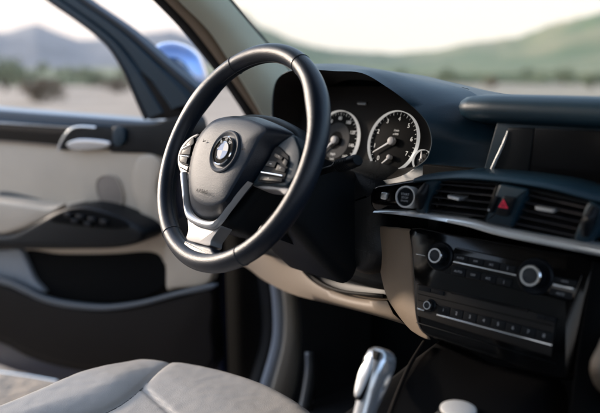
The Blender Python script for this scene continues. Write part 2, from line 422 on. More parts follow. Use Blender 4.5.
# sill and the body side of the door opening (kick panel and jamb)
bp('sill', -.56, -.43, -.8, .52, -.86, -.74, M['paint'], bev=.02)
jamA = lambda a, X: [atX(x, y, X) for x, y in a]
strip3('kick_panel', jamA([(276, 262), (283, 300), (283, 340), (272, 385), (262, 420)], -.445), jamA([(286, 262), (296, 300), (299, 340), (294, 385), (283, 420)], -.44), M['beige'], body, .01)
strip3('jamb_seal', jamA([(266, 262), (272, 300), (272, 340), (260, 385), (250, 420)], -.47), jamA([(275, 262), (281.5, 300), (281.5, 340), (271, 385), (261, 420)], -.46), mat('jamb_grey', (.42, .46, .52), .4), body, .012)
strip3('footrest_trim', jamA([(305, 352), (305, 370), (300, 400), (292, 425)], -.40), jamA([(311, 352), (313, 370), (310, 400), (303, 425)], -.40), M['satin'], body, .01)
strip3('inner_panel', jamA([(287, 262), (298, 300), (301, 340), (296, 385), (285, 420)], -.43), jamA([(420, 262), (440, 300), (440, 340), (430, 385), (430, 420)], -.42), M['carpet'], body, .01)
strip3('jamb_panel', jamA([(255, 255), (262, 300), (262, 340), (250, 385), (240, 430)], -.52), jamA([(268, 255), (274, 300), (274, 340), (262, 385), (252, 430)], -.49), M['rubber'], body, .01)
bp('hinge_panel', -.90, -.50, .46, .85, -.78, -.06, M['black'], bev=.03)
V = [(-.50+1.74*i/12, Y, z-.05*((i-6)/6)**2) for Y, z in ((.80, -.10), (1.3, -.16), (1.9, -.28)) for i in range(13)]
Fc = [(j*13+i, j*13+i+1, (j+1)*13+i+1, (j+1)*13+i) for j in range(2) for i in range(12)]
solid(add('bonnet', V, Fc, M['paint'], body), .02)

# ------------------------------------------------------------------ driver door, swung open
TH = radians(68)
DH = np.array([-.42, .42, 0.])
DF = FR(DH, (-sin(TH), -cos(TH), 0), (0, 0, 1), (cos(TH), -sin(TH), 0))     # u along door, v up, w towards the cabin
door = empty('car_door', tuple(DF(.2, -.85, -.1)), 'driver door swung wide open, beige trim panel with dark lower half and silver handle', 'car door')
def dpx(L, w=0): return [DF.px(x, y, w) for x, y in L]
def dplate(name, L, w0, w1, m, bev=.004, n=5, parent=door, smooth_=True, dome=0, uv=False):
    P = L if uv else dpx(L, w1)
    if smooth_: P = crom(P, n)
    return plate(name, P, DF, w0, w1, m, parent, bev, dome=dome)
# outer painted shell
shell = [(.30, -.80), (.33, -.84), (1.0, -.86), (1.25, -.84), (1.32, -.5), (1.34, -.02), (.30, -.02), (.30, -.3)]
plate('outer_shell', shell, DF, -.13, -.06, M['paint'], door, .012)
plate('inner_frame', [(.185, -.79), (.23, -.835), (1.0, -.85), (1.24, -.83), (1.31, -.5), (1.33, -.03), (.21, -.03), (.185, -.3)], DF, -.064, -.034, mat('inner_frame_shaded_blue', (.008, .012, .03), .4), door, .01)  # blue door paint darkened here, its shadow put into the colour
# trim panel base: dark lower half and beige upper half
base_ = dplate('lower_trim_panel', [(-60, 240), (0, 240), (100, 240), (160, 225), (212, 215), (213, 300), (212, 372), (150, 374), (90, 372), (55, 366), (25, 356), (0, 343), (-60, 325)], -.034, 0, M['brown'], n=4)
up = dplate('upper_trim_panel', [(-70, 140), (0, 141), (60, 146), (120, 150), (158, 152), (166, 165), (163, 190), (168, 225), (170, 262), (140, 262), (70, 258), (0, 250), (-70, 240)], -.03, .012, M['beige'], bev=.006, n=4)
# swelling on the right of the beige panel
dplate('panel_swell', [(136, 160), (150, 154), (161, 165), (156, 190), (162, 215), (160, 236), (150, 238), (143, 225), (137, 205), (131, 182)], .008, .021, M['beige'], bev=.008, n=5, parent=up)
# belt line: top cap, decor strip, thin line
dplate('belt_cap', [(-80, 104), (0, 110), (75, 116), (150, 121.5), (166, 120), (160, 129), (140, 130), (75, 126), (0, 122), (-80, 118)], -.09, .012, mat('belt_cap_vinyl', (.03, .06, .095), .35, spec=.6), bev=.006, n=4)
dplate('decor_strip', [(-80, 119), (0, 124), (60, 128), (118, 131), (118, 148), (60, 145.5), (0, 140), (-80, 135)], -.02, .016, M['piano'], bev=.003, n=3)
dplate('belt_light_edge', [(-80, 117), (0, 122.2), (60, 126.2), (118, 129.5), (118, 130.6), (60, 127.4), (0, 123.4), (-80, 118.2)], 0, .020, M['trimsilver'], bev=.001, n=3)
dplate('belt_chrome_strip', [(-80, 136), (0, 140.6), (55, 145.2), (55, 147), (0, 142.4), (-80, 138)], 0, .019, M['tan'], bev=.001, n=3)
dplate('front_corner_cap', [(110, 127), (150, 124), (170, 118), (186, 118), (190, 140), (180, 160), (166, 160), (150, 154), (120, 153), (108, 150)], -.06, .020, M['darkplastic'], bev=.006, n=4)
# handle
h = dplate('handle_surround', [(60, 150), (62, 141), (68, 130), (75, 126), (88, 126), (112, 128), (122, 131), (118, 140), (110, 147), (86, 148)], .0, .022, M['darkplastic'], bev=.003, n=5)
arc = crom([DF(*DF.px(x, y, .03), .03) for x, y in [(58, 150), (61, 142), (66, 134), (73, 128), (82, 126.5), (96, 127.5)]], 6, False)
tube('handle_bezel', arc, .0030, M['trimsilver'], h)
lv = dplate('door_lever', [(66, 144), (78, 139), (100, 140), (110, 142.5), (106, 147.5), (90, 149.8), (72, 149.8)], .018, .034, mat('lever_chrome', (.50, .53, .57), .22, metal=.95), bev=.003, n=3)
dplate('lock_button', [(113, 128), (123, 129), (124, 140), (119, 146), (113, 144)], .018, .030, M['dash'], bev=.003, n=4)
# speaker
sp = crom(dpx([(110, 175), (117, 178), (122, 188), (123.5, 200), (119, 210), (111, 211), (103, 205), (97.5, 193), (97, 182), (102, 176)], .014), 6)
spm = mat('speaker_mesh', (.24, .20, .165), .7, bump=.4, bscale=500, voronoi=True)
plate('speaker_grille', sp, DF, .006, .0165, spm, door, .002)
tube('speaker_ring', [DF(p[0], p[1], .0165) for p in sp], .0018, M['beige'], door, closed=True, seg=8)
# armrest: beige pad, slot and black pod with switches
dplate('armrest', [(-80, 196), (-20, 199), (15, 203), (45, 207), (68, 205), (60, 212), (35, 224), (15, 232), (-10, 236), (-80, 236)], .0, .085, M['beige'], bev=.012, n=5)
dplate('armrest_slot', [(0, 192), (18, 194), (45, 201), (48, 204), (30, 204), (2, 199)], .01, .0145, M['dash'], bev=.001, n=5)
pod = dplate('armrest_pod', [(18, 232), (36, 222), (58, 210), (78, 206), (100, 210), (122, 219), (138, 227), (143, 236), (136, 244), (110, 249), (70, 250), (35, 250), (0, 249), (-60, 248), (-60, 236), (0, 236)], .0, .100, M['darkplastic'], bev=.014, n=5)
swp = dplate('switch_panel', [(50, 221), (62, 212), (78, 208.5), (98, 212), (120, 220), (128, 227), (110, 229), (80, 226)], .09, .103, M['black'], bev=.002, n=5)
for (x, y) in ((68, 215), (80, 217), (92, 219.5), (104, 222), (75, 221), (88, 224)):
    u, v = DF.px(x, y, .108); plate('window_switch', rect(u-.012, v-.006, u+.012, v+.006, .003), DF, .09, .112, M['button'], swp, .003)
# lower door: pocket and its raised rim
rimA = [(-60, 268), (0, 277), (24, 286), (44, 296), (70, 302), (105, 305), (140, 301), (175, 292), (212, 284)]
rimB = [(-60, 275), (0, 284), (24, 293), (44, 302), (70, 308), (105, 310.5), (140, 306), (175, 297), (212, 289)]
P = dpx(rimA, .05)+dpx(rimB, .05)[::-1]
plate('pocket_rim', crom(P, 4), DF, .040, .055, mat('rim_highlight_grey', (.07, .085, .10), .38, bump=.1), door, .005)  # paler than the brown panel: its edge highlight put into the colour
dplate('lower_bulge', [(-60, 276), (0, 285), (46, 303), (105, 311), (175, 298), (210, 290), (211, 330), (208, 368), (150, 370), (90, 368), (52, 361), (22, 350), (0, 338), (-60, 318)], .028, .046, M['brown'], bev=.010, n=4)
dplate('lower_trim_edge', [(-60, 312), (0, 330), (60, 350), (120, 357), (206, 355), (207, 368), (150, 370), (90, 368), (52, 361), (22, 350), (0, 338), (-60, 318)], -.01, .034, M['brown'], bev=.004, n=3)
dplate('pocket', [(26, 251), (60, 254), (110, 254), (150, 252), (163, 262), (165, 285), (140, 298), (105, 302), (72, 299), (48, 291), (34, 276)], .0, .0145, M['black'], bev=.001, n=5)
dplate('pocket_front_panel', [(164, 246), (190, 240), (208, 244), (210, 282), (175, 289), (166, 290), (165, 270)], 0, .03, M['beige'], bev=.008, n=4)
dplate('pocket_rear_panel', [(-60, 248), (0, 250), (18, 249), (26, 262), (34, 280), (44, 293), (20, 285), (0, 277), (-60, 268)], 0, .03, mat('door_lower_blue_grey', (.22, .25, .28), .5), bev=.006, n=4)
tube('door_edge_highlight', [DF(*DF.px(x, y, .0), .0) for x, y in ((-60, 364), (0, 372), (30, 376), (58, 381))], .005, M['trimsilver'], door)  # bright tube added as the highlight along the door's blue bottom edge
# window frame: one piece ring, with rubber channel
inn = [(147, 119), (140, 104), (133, 87), (124, 68), (113, 50), (103, 39), (90, 28), (72, 15), (50, 0)]
out_ = [(205, 98), (197, 88), (165, 61), (133, 33), (108, 15), (86, 0)]
I_ = dpx(inn, 0)+[(.80, .395), (.95, .42), (1.2, .415), (1.27, .36), (1.31, 0.)]
O_ = dpx(out_, 0)+[(.66, .385), (.80, .45), (.98, .475), (1.24, .47), (1.32, .40), (1.37, 0.)]
def resample(P, n):
    P = [np.array(p) for p in crom(P, 6, False)]; L = [0]
    for a, b in zip(P, P[1:]): L.append(L[-1]+np.linalg.norm(b-a))
    return [np.array([np.interp(t, L, [p[0] for p in P]), np.interp(t, L, [p[1] for p in P])]) for t in np.linspace(0, L[-1], n)]
Ir, Or = resample(I_, 60), resample(O_, 60)
Wf = [(0.0, -.035), (0.0, .002), (.10, .010), (.30, .010), (.36, .002), (.44, .002), (.50, .014), (.80, .014), (.88, .004), (1.0, 0.0), (1.0, -.035)]
R = [[DF(*(i*(1-t)+o*t), wv) for i, o in zip(Ir, Or)] for t, wv in Wf]
R.append(R[0])
wf = rings('window_frame', R, M['dash'], door, False, ang=30)
tube('window_channel', [DF(p[0], p[1], .004) for p in Ir], .006, M['rubber'], wf, seg=8)
tube('frame_seal', [DF(*(o+(i-o)*.06), .006) for i, o in zip(Ir, Or)], .007, M['rubber'], wf, seg=8)
dplate('mirror_corner_trim', [(146, 118), (137, 96), (128, 76), (119, 58), (128, 62), (150, 80), (172, 100), (184, 116), (178, 119), (160, 119)], -.02, .006, M['brown'], bev=.004, n=4)
# door mirror on the outer side of the door
MO = DF(.30, .055, -.24)
mi = FR(MO, DF.ez*-1, (0, 0, 1), np.cross(-DF.ez, (0, 0, 1)))
cpx = [(156, 46), (162, 42.5), (174, 41.5), (188, 46), (199, 55), (205, 68), (208, 80), (207, 92), (199, 96), (190, 90), (182, 82), (176, 70), (168, 62), (160, 57), (155, 52)]
pm = at(182, 65, MO, _f)
mf = FR(pm, _r, _u*1.0, -_f)      # oriented square to the opened door's mirror arm
vdir = np.array([.80, -.60, 0.]); vdir /= np.linalg.norm(vdir); hx = np.cross((0, 0, 1), vdir); hx = -hx if hx@_r < 0 else hx
mf = FR(pm, hx, (0, 0, 1), vdir)
P = crom([mf.px(x, y, 0) for x, y in cpx], 5)
c = np.mean(P, 0); R = []
for t, wv in ((.80, -.085), (.93, -.07), (1.0, -.045), (1.0, -.02), (.975, .012), (.93, .030), (.84, .046), (.66, .056), (.42, .061), (.2, .063)):
    R.append([mf(*(c+(p-c)*t+np.array([-.030, -.018])*(1-t)*(wv > 0)), wv) for p in P])
mpt = mat('mirror_paint', (.06, .17, .42), .2, metal=.9, coat=1); mpt.node_tree.nodes['Principled BSDF'].inputs['Coat IOR'].default_value = 2.3
msh = rings('mirror_housing', R, mpt, door, True, False, True, 60)
plate('mirror_glass', [c+(p-c)*.8 for p in P], mf, -.090, -.083, M['chrome'], msh, .001)
tube('mirror_arm', [mf(c[0]+.015, c[1]-.05, -.03), mf(c[0]+.05, c[1]-.10, -.05), DF(.28, -.0, -.05)], [.02, .018, .03], M['darkplastic'], door, 16)

# ------------------------------------------------------------------ dashboard
dash = empty('dashboard', (.37, .3, -.3), 'dark blue grey dashboard with gauge hood, air vents, piano black centre panel and beige lower part', 'dashboard')
# opening of the gauge hood (lip), from top centre clockwise, and the skin around it
lip_r = [at(x, y, (0, .2, 0), (0, 1, .25)) for x, y in [(335, 71), (362, 73), (387, 87), (407, 102), (425, 120), (431, 137), (430, 149), (425, 160), (411, 170), (395, 178.5), (376, 179.5)]]
lip_l = [np.array(p) for p in [(.04, .212, -.053), (-.04, .222, -.055), (-.12, .232, -.050), (-.180, .245, -.030), (-.208, .255, .005), (-.214, .255, .045), (-.200, .245, .085), (-.165, .225, .112), (-.10, .195, .127), (-.03, .175, .131)]]
lip = lip_r+lip_l
outer = [(.03, .30, .129), (.085, .31, .119), (.150, .32, .107), (.215, .31, .094), (.275, .27, .072), (.315, .235, .035), (.315, .225, .010), (.30, .215, -.018), (.262, .19, -.030), (.20, .185, -.048), (.11, .20, -.085),
         (.04, .21, -.095), (-.04, .22, -.095), (-.13, .24, -.095), (-.24, .27, -.07), (-.29, .30, .0), (-.29, .32, .05), (-.26, .34, .095), (-.20, .34, .125), (-.12, .32, .141), (-.04, .305, .139)]
cen = np.array([.008, .2, .035])
L_ = crom(lip, 5); O2 = crom([np.array(o) for o in outer], 5)
def push(P, k, dy): return [cen*[1, 0, 1]+(p-cen*[1, 0, 1])*[k, 1, k]+np.array([0, dy, 0]) for p in P]
R = [push(L_, .80, .12), push(L_, .86, .075), push(L_, .93, .035), push(L_, .970, .010), L_,
     [a+(b-a)*.035+np.array([0, -.004, 0]) for a, b in zip(L_, O2)],
     [a+(b-a)*.16+np.array([0, -.003, .004]) for a, b in zip(L_, O2)],
     [a+(b-a)*.45+np.array([0, 0, .006 if a[2] > .06 else 0]) for a, b in zip(L_, O2)],
     [a+(b-a)*.75+np.array([0, 0, .003 if a[2] > .06 else 0]) for a, b in zip(L_, O2)], O2]
def recess(P): return P
hood_in = rings('gauge_tunnel', R[:5], M['brown'], dash, True, False, False, 60)
fas = rings('gauge_hood', R[4:], M['dash'], dash, True, False, False, 60)
# top of the dashboard running forward to the windscreen
n5 = len(O2)
top_edge = [O2[i] for i in range(17*5, n5)]+[O2[i] for i in range(0, 5*5)]
R = [top_edge]
for k, (Y, z) in enumerate(((.42, .10), (.52, .055), (.62, -.0), (.72, -.06))):
    R.append([np.array([p[0]*(1+.1*k), Y+.0*p[0], min(p[2]-.01*(k+1), z+.02*(1 if abs(p[0]) < .2 else .3))]) for p in top_edge])
rings('dash_top', R, M['dash'], dash, False, ang=60)
# padded shelf (brow) over the screen
R = []
sec = [(.27, .040), (.225, .052), (.203, .056), (.192, .063), (.188, .075), (.193, .086), (.206, .092), (.235, .094), (.30, .090), (.40, .070), (.52, .030), (.66, -.02), (.72, -.06), (.72, -.12)]
for x in (.257, .262, .272, .288, .33, .40, .6, .8, .95, 1.05, 1.13):
    s = {.257: .25, .262: .55, .272: .82, .288: .95}.get(x, 1)
    yy = {.257: .035, .262: .022, .272: .010, .288: .003}.get(x, 0)
    cz = .077
    R.append([(x, Y+(yy if Y < .4 else 0), cz+(z-cz)*(s if Y < .35 else 1)) for Y, z in sec])
R = [[(p[0], p[1], p[2]-(.004 if False else 0)) for p in r] for r in R]
rings('dash_shelf', R, M['dash'], dash, False, ang=60)
boxw('dash_core', -.34, 1.12, .335, .74, -.34, -.07, M['black'], dash)
boxw('dash_core', -.30, .30, .36, .60, -.08, .045, M['black'], dash)
boxw('dash_core', .30, 1.12, .27, .45, -.10, .055, M['black'], dash)
# screen bay
n0 = np.array([.07, -1, 0.]); n0 /= np.linalg.norm(n0)
SF = FR((.37, .207, 0), (-n0[1], n0[0], 0), (0, 0, 1), n0)
plate('screen_surround', [SF.px(*p, 0) for p in ((498, 118), (640, 118), (640, 215), (478, 190))], SF, -.02, 0, M['dash'], dash, .002)
so_ = plate('screen_bezel', [SF.px(*p, .004) for p in ((508, 128), (534, 128), (527, 182), (490, 180))], SF, -.01, .004, M['darkplastic'], dash, .002)
scx = plate('screen', [SF.px(*p, .003) for p in ((535, 128), (660, 134), (660, 202), (528, 182))], SF, -.01, .003, M['screen'], dash, .001)
tube('accent_strip', [SF(*SF.px(x, y, .004), .004) for x, y in ((508, 131), (503, 145), (496, 160), (488.5, 177))], [.0012, .0022, .0026, .0026], M['trimsilver'], dash, 8)
# shared face frame of the vents and trims
VF = FR((.37, .145, 0), (-n0[1], n0[0], 0), (0, 0, 1), n0)
def vpx(L, w=0): return [VF.px(x, y, w) for x, y in L]
# ledge above the vents and long silver strip beneath
Lg = [VF(*VF.px(x, y, .004), .004) for x, y in ((414, 178.5), (440, 176.5), (463, 175.5), (500, 178), (550, 185.5), (600, 198))]+[(.62, .165, -.03), (.85, .19, -.035), (1.10, .22, -.04)]
Lc = crom(Lg, 6, False); R = []
for dz, dy in ((-.006, .02), (-.006, .0), (-.003, -.003), (.0, .0), (.003, .02), (.0035, .085)):
    R.append([np.array(p)+np.array([0, dy, dz]) for p in Lc])
rings('vent_ledge', R, M['dash'], dash, False, ang=60)
St = [VF(*VF.px(x, y, .004), .004) for x, y in ((374, 211.5), (400, 213), (435, 217), (470, 223), (500, 231), (550, 241), (600, 250.5))]+[(.62, .170, -.088), (.85, .20, -.092), (1.10, .24, -.095)]
Sc = crom(St, 6, False); n = len(Sc); R = []
for dz, dy in ((.0062, .016), (.0058, .0012), (.0048, .0002), (0, -.0012), (-.0048, -.0026), (-.0060, -.0018), (-.0064, .014)):
    R.append([np.array(p)+np.array([0, dy, dz*min(1, .22+.8*i/(n*.38))]) for i, p in enumerate(Sc)])
rings('silver_strip', R, M['trimsilver'], dash, False, ang=60)
# black panel left of the vents carrying the start button
plate('start_panel', crom(vpx([(372, 189), (392, 184), (414, 180), (440, 178), (436, 216), (400, 212), (373, 210)], -.012), 3), VF, -.06, -.012, M['piano'], dash, .004)
plate('vent_backing', rect(-.15, -.085, .75, -.012), VF, -.08, -.055, M['black'], dash, .001)
bu, bv = VF.px(403, 198.5, .014)
BD = FR(VF(bu, bv, 0), *(lambda z: (np.cross((0, 0, 1), z)/np.linalg.norm(np.cross((0, 0, 1), z)), np.cross(z, np.cross((0, 0, 1), z)/np.linalg.norm(np.cross((0, 0, 1), z))), z))(np.array([.22, -.95, .2])/np.linalg.norm([.22, -.95, .2])))
M['ringwhite0'] = mat('start_ring', (.88, .89, .90), .25, metal=.5)
sb = cyl('start_button', BD, 0, 0, -.02, .011, .0128, M['button'], dash, dome=.001)
annulus('chrome_ring', BD, 0, 0, [(.0160, -.02), (.0160, .010), (.0152, .0125), (.0136, .0125), (.0128, .009)], M['ringwhite0'], sb)
texts('button_print', [('START', 0, .0035, .0045, 0), ('STOP', 0, -.0015, .0045, 0), ('ENGINE', 0, -.006, .0033, 0)], BD, .0128, M['greyicon'], sb)
plate('light_sensor_window', quadround(vpx([(381, 192), (387, 193), (386, 200), (380, 199)], -.008)), VF, -.02, -.008, M['trimsilver'], dash, .001)
# left end barrel
def barrel(name, L, w0=.0):
    o = dplate_v(name, L, -.03, w0, M['darkplastic'], .005)
    return o
def dplate_v(name, L, w0, w1, m, bev=.003, n=4, parent=dash): return plate(name, crom(vpx(L, w1), n), VF, w0, w1, m, parent, bev)
bz = dplate_v('vent_end_cap', [(427, 180), (440, 178.5), (434, 190), (428, 203), (425, 214), (416, 212), (417, 201), (421, 189)], -.03, .004, M['dash'])
wh = vpx([(424, 184), (430, 184), (427, 203), (420, 203)], .012)
wheel_c = np.mean(wh, 0)
def thumbwheel(L, nm='vent_thumbwheel'):
    (u0, v0), (u1, v1), r = VF.px(*L[0], 0), VF.px(*L[1], 0), .008
    o = tube(nm, [VF(u0+(u1-u0)*t, v0+(v1-v0)*t, .002+.006*sin(pi*t)) for t in np.linspace(0, 1, 9)], [r*(.5+.5*sin(pi*max(.08, min(.92, t)))) for t in np.linspace(0, 1, 9)], M['button'], dash, 14)
    for k in range(7):
        t = .14+.12*k; p = VF(u0+(u1-u0)*t, v0+(v1-v0)*t, .002+.006*sin(pi*t))
    return o
thumbwheel(((428, 184), (421, 207)))
def vent(corners, tab, tabw):
    tl, tr, br, bl = [np.array(VF.px(x, y, 0)) for x, y in corners]
    back = plate('air_vent', inset([tl, tr, br, bl], -.001), VF, -.05, -.040, M['black'], dash, .001)
    # surround frame
    fr_o, fr_i = inset([tl, tr, br, bl], -.003), inset([tl, tr, br, bl], .0015)
    if True:
        R = [[VF(*p, -.03) for p in fr_o], [VF(*p, -.001) for p in fr_o], [VF(*p, .001) for p in inset([tl, tr, br, bl], -.001)], [VF(*p, -.001) for p in fr_i], [VF(*p, -.04) for p in fr_i]]
        rings('vent_frame', R, M['darkplastic'], back, True, ang=30)
    for k in range(5):
        t = (k+.6)/5.2
        a, b = tl+(bl-tl)*t, tr+(br-tr)*t
        V, Fc = [], []
        for p in (a, b):
            for du, dw in ((.0024, -.030), (.0004, -.003), (-.0010, -.002), (-.0014, -.004), (-.0006, -.030)):
                V.append(VF(p[0], p[1]+du, dw))
        for i in range(5): Fc.append((i, (i+1) % 5, 5+(i+1) % 5, 5+i))
        Fc += [(0, 1, 2, 3, 4), (5, 6, 7, 8, 9)]
        add('vent_slat', V, Fc, M['slat'], back, True, 30)
    for k in range(5):
        t = (k+1)/6; a, b = tl+(tr-tl)*t, bl+(br-bl)*t
        V = [VF(*a, -.035), VF(*b, -.035), VF(*b, -.026), VF(*a, -.026)]
        solid(add('vent_fin', V, [(0, 1, 2, 3)], M['button'], back, False), .0012, 0)
    u, v = VF.px(*tab, .004); q = []
    c = quadround([(u-tabw, v+.0034-.0003), (u+tabw, v+.0016), (u+tabw*.92, v-.0030), (u-tabw*.92, v-.0016)])
    plate('vent_tab', c, VF, -.02, .006, M['trimsilver'], back, .0012)
vent(((436, 180), (497, 184.5), (484, 221), (427, 214)), (454, 197.8), .0095)
vent(((526, 190), (592, 205), (575, 241), (512, 228)), (545, 209.5), .0125)
dplate_v('vent_end_cap', [(588, 203), (600, 206), (604, 215), (597, 232), (588, 243), (574, 240), (580, 222)], -.03, .004, M['dash'])
thumbwheel(((596, 207), (586, 234)))
# hazard switch panel between the vents
hz = plate('switch_column', quadround(vpx([(499, 184), (528, 189.5), (511, 227.5), (484, 222)], .006), k=.08), VF, -.04, .006, M['dash'], dash, .003)
hb = plate('hazard_button', quadround(vpx([(503, 196), (516, 198), (508, 217), (495, 214)], .010), k=.2), VF, .0, .011, M['button'], hz, .002)
u, v = VF.px(503, 204.3, .0125)
tri = [(0, .0068), (-.0068, -.0048), (.0068, -.0048)]
V = [VF(u+a, v+b, .0118) for a, b in tri]+[VF(u+a*.55, v+b*.55-.0003, .0118) for a, b in tri]+[VF(u+a*.28, v+b*.28-.0003, .0118) for a, b in tri]
add('hazard_triangle', V, [(0, 1, 4, 3), (1, 2, 5, 4), (2, 0, 3, 5), (6, 7, 8)], M['red'], hb, False)
plate('lock_switch', quadround(vpx([(494, 196), (499, 197), (492, 213), (487.5, 212)], .009), k=.3), VF, .0, .010, M['button'], hz, .0015)
u, v = VF.px(488.5, 210, .0105); cyl('indicator_dot', VF, u, v, .005, .0108, .0012, M['icon'], hz, 12, .0003)

# centre stack panel
tb = radians(15)
ns = np.array([.07*cos(tb), -cos(tb), sin(tb)]); ns /= np.linalg.norm(ns)
ex = np.cross((0, 0, 1), ns); ex = ex/np.linalg.norm(ex); ex = ex if ex[0] > 0 else -ex
ey = np.cross(ns, ex); ey = ey if ey[2] > 0 else -ey
KF = FR((.37, .15, -.15), ex, ey, ns)
def kpx(L, w=0): return [KF.px(x, y, w) for x, y in L]
stk = plate('centre_panel', crom(kpx([(411, 227), (450, 233), (500, 241), (550, 250), (592, 258), (586, 300), (570, 372), (560, 380), (500, 362), (440, 341), (422, 333), (415, 318), (413, 290), (411, 250)], 0), 3), KF, -.05, 0, M['piano'], dash, .004)
# climate controls
cp = plate('climate_panel', quadround(kpx([(455, 247), (583, 274), (573, 303), (441, 272)], .001), k=.1), KF, -.01, .0012, M['piano'], stk, .0008)
def knob(x, y, r, ln, big, print_=None):
    u, v = KF.px(x, y, ln)
    if big: annulus('dial_ring', KF, u, v, [(big, -.001), (big, .003), (big-.002, .0045), (big-.006, .003), (r, .001)], M['button'], stk)
    k = cyl('control_knob', KF, u, v, 0, ln-.003, r*.93, M['button'], stk, r0=r*1.05)
    annulus('knob_ring', KF, u, v, [(r, ln-.006), (r, ln-.001), (r*.93, ln), (r*.74, ln), (r*.68, ln-.003)], M['chrome'], k)
    cyl('knob_cap', KF, u, v, ln-.004, ln-.0022, r*.74, M['greycap'], k, 40, .0005)
    return k
M['greycap'] = mat('dark_knob_cap', (.03, .034, .038), .45, spec=.3)
M['hubcap'] = mat('needle_hub_grey', (.30, .30, .31), .5)
knob(434.5, 255.5, .0112, .016, .021); knob(529.7, 275.8, .0140, .018, .024)
def line(x0, y0, x1, y1, th, m, parent=stk, w=.0035, name='chrome_line'):
    a, b = np.array(KF.px(x0, y0, w)), np.array(KF.px(x1, y1, w)); d = (b-a)/np.linalg.norm(b-a); nn = np.array([-d[1], d[0]])*th
    return plate(name, [a-nn, b-nn, b+nn, a+nn], KF, 0, w, m, parent, .0004)
line(453, 261.6, 516, 275.2, .0009, M['trimsilver']); line(553, 284.6, 573, 288.8, .0012, M['trimsilver']); line(416, 254, 425, 255.8, .0006, M['trimsilver'])
def keyrow(p0, p1, n, hgt, gap=.0006, icons=True, parent=stk, w=.003):
    a, b = np.array(KF.px(*p0, w)), np.array(KF.px(*p1, w)); d = (b-a)/n; dn = d/np.linalg.norm(d); nn = np.array([-dn[1], dn[0]])
    its = []
    for i in range(n):
        p, q = a+d*i+dn*gap, a+d*(i+1)-dn*gap
        key = plate('control_button', quadround([p-nn*hgt/2, q-nn*hgt/2, q+nn*hgt/2, p+nn*hgt/2], 2, .12), KF, 0, w, M['button'], parent, .0006)
        if icons:
            c = (p+q)/2; ic = [('AUTO', 'OFF', 'A/C', '|', 'MAX', 'REAR', '-')[i % 7], '12345678'[i % 8]][0 if icons == 1 else 1]
            texts('button_icon', [(ic, c[0], c[1], hgt*.42 if icons == 1 else hgt*.55, 0)], KF, w+.0003, M['greyicon'], key)
keyrow((453, 256.5), (516, 270.2), 4, .0095); keyrow((451, 270), (512, 284), 4, .0105)
keyrow((553, 279), (577, 284), 1, .007); keyrow((549, 291), (572, 297), 1, .009)
# radio
rp = plate('radio_panel', quadround(kpx([(417, 284), (556, 317), (552, 357), (418, 316)], .001), k=.05), KF, -.01, .0025, mat('radio_satin_black', (.007, .006, .0055), .45, spec=.3), stk, .001)
keyrow((418, 287.6), (444, 293.6), 2, .006, icons=False, parent=stk, w=.004)
keyrow((536, 316), (556, 320.5), 2, .006, icons=False, parent=stk, w=.004)
line(418, 293.8, 553, 326, .0005, M['black'], stk, .0030, 'panel_joint'); line(418, 300, 552, 333, .0005, M['black'], stk, .0030, 'panel_joint')
line(451, 292.3, 528, 311, .0016, M['screen'], stk, .0032, 'disc_slot')
keyrow((437, 308.5), (552, 338), 8, .0115, icons=2, parent=stk, w=.0045)
knob(426.7, 305.3, .0062, .012, .0095)
line(436.4, 314.6, 551.7, 345.4, .0011, M['chrome'], stk, .006); line(417, 308.4, 424, 310.6, .0011, M['chrome'], stk, .006)
line(416, 322.5, 556, 364, .0005, M['darkplastic'], stk, .002, 'panel_joint')
# panels either side of the stack
A = [atY(413, 228, .155), atY(414.5, 260, .150), atY(416, 290, .143), atY(420, 320, .13), atY(431, 343, .125)]
B = [atY(372, 224, .215), atY(374, 245, .215), atY(378, 270, .215), atY(386, 298, .215), atY(404, 322, .215)]
Mi = [(np.array(a)*.45+np.array(b)*.55)+np.array([0, -.012, 0]) for a, b in zip(A, B)]
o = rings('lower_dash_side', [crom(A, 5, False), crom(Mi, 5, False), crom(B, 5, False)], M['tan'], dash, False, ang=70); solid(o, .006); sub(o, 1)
# knee panel below the column: beige band with a dark tray above it
bt = [(232, 262, .30), (262, 240, .285), (281, 242, .275), (292, 258, .265), (306, 276, .255), (322, 288, .245), (345, 297, .235), (368, 301, .225), (387, 301, .215)]
bb = [(225, 262, .30), (244, 266, .295), (262, 279, .285), (280, 289, .275), (298, 296, .262), (322, 302, .25), (350, 309, .238), (380, 317, .225), (406, 325, .212)]
T = crom([atY(*p) for p in bt], 5, False); Bm = crom([atY(*p) for p in bb], 5, False)
back = [p+np.array([0, .06, .01]) for p in Bm]
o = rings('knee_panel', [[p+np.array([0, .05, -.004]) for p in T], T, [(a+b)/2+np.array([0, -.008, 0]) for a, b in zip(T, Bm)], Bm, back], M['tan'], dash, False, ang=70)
tray = crom([atY(*p) for p in [(292, 252, .285), (300, 264, .275), (316, 280, .262), (340, 291, .245), (384, 296, .225)]], 5, False)
tray2 = crom([atY(*p) for p in [(300, 235, .30), (318, 250, .29), (335, 258, .28), (360, 262, .26), (388, 262, .24)]], 5, False)
rings('knee_tray', [[p+np.array([0, .01, 0]) for p in tray], [(a*.6+b*.4)+np.array([0, .02, 0]) for a, b in zip(tray, tray2)], tray2], M['darkplastic'], dash, False, ang=70)
tube('tray_edge', tray, .0035, M['brown'], dash, 8)
boxw('lower_fascia', -.30, .215, .235, .33, -.255, -.05, M['darkplastic'], dash, bev=.02)
boxw('glovebox', .56, 1.10, .17, .40, -.34, -.09, M['beige'], dash, bev=.03)
boxw('passenger_fascia', .50, 1.10, .185, .34, -.10, .045, M['dash'], dash, bev=.012)
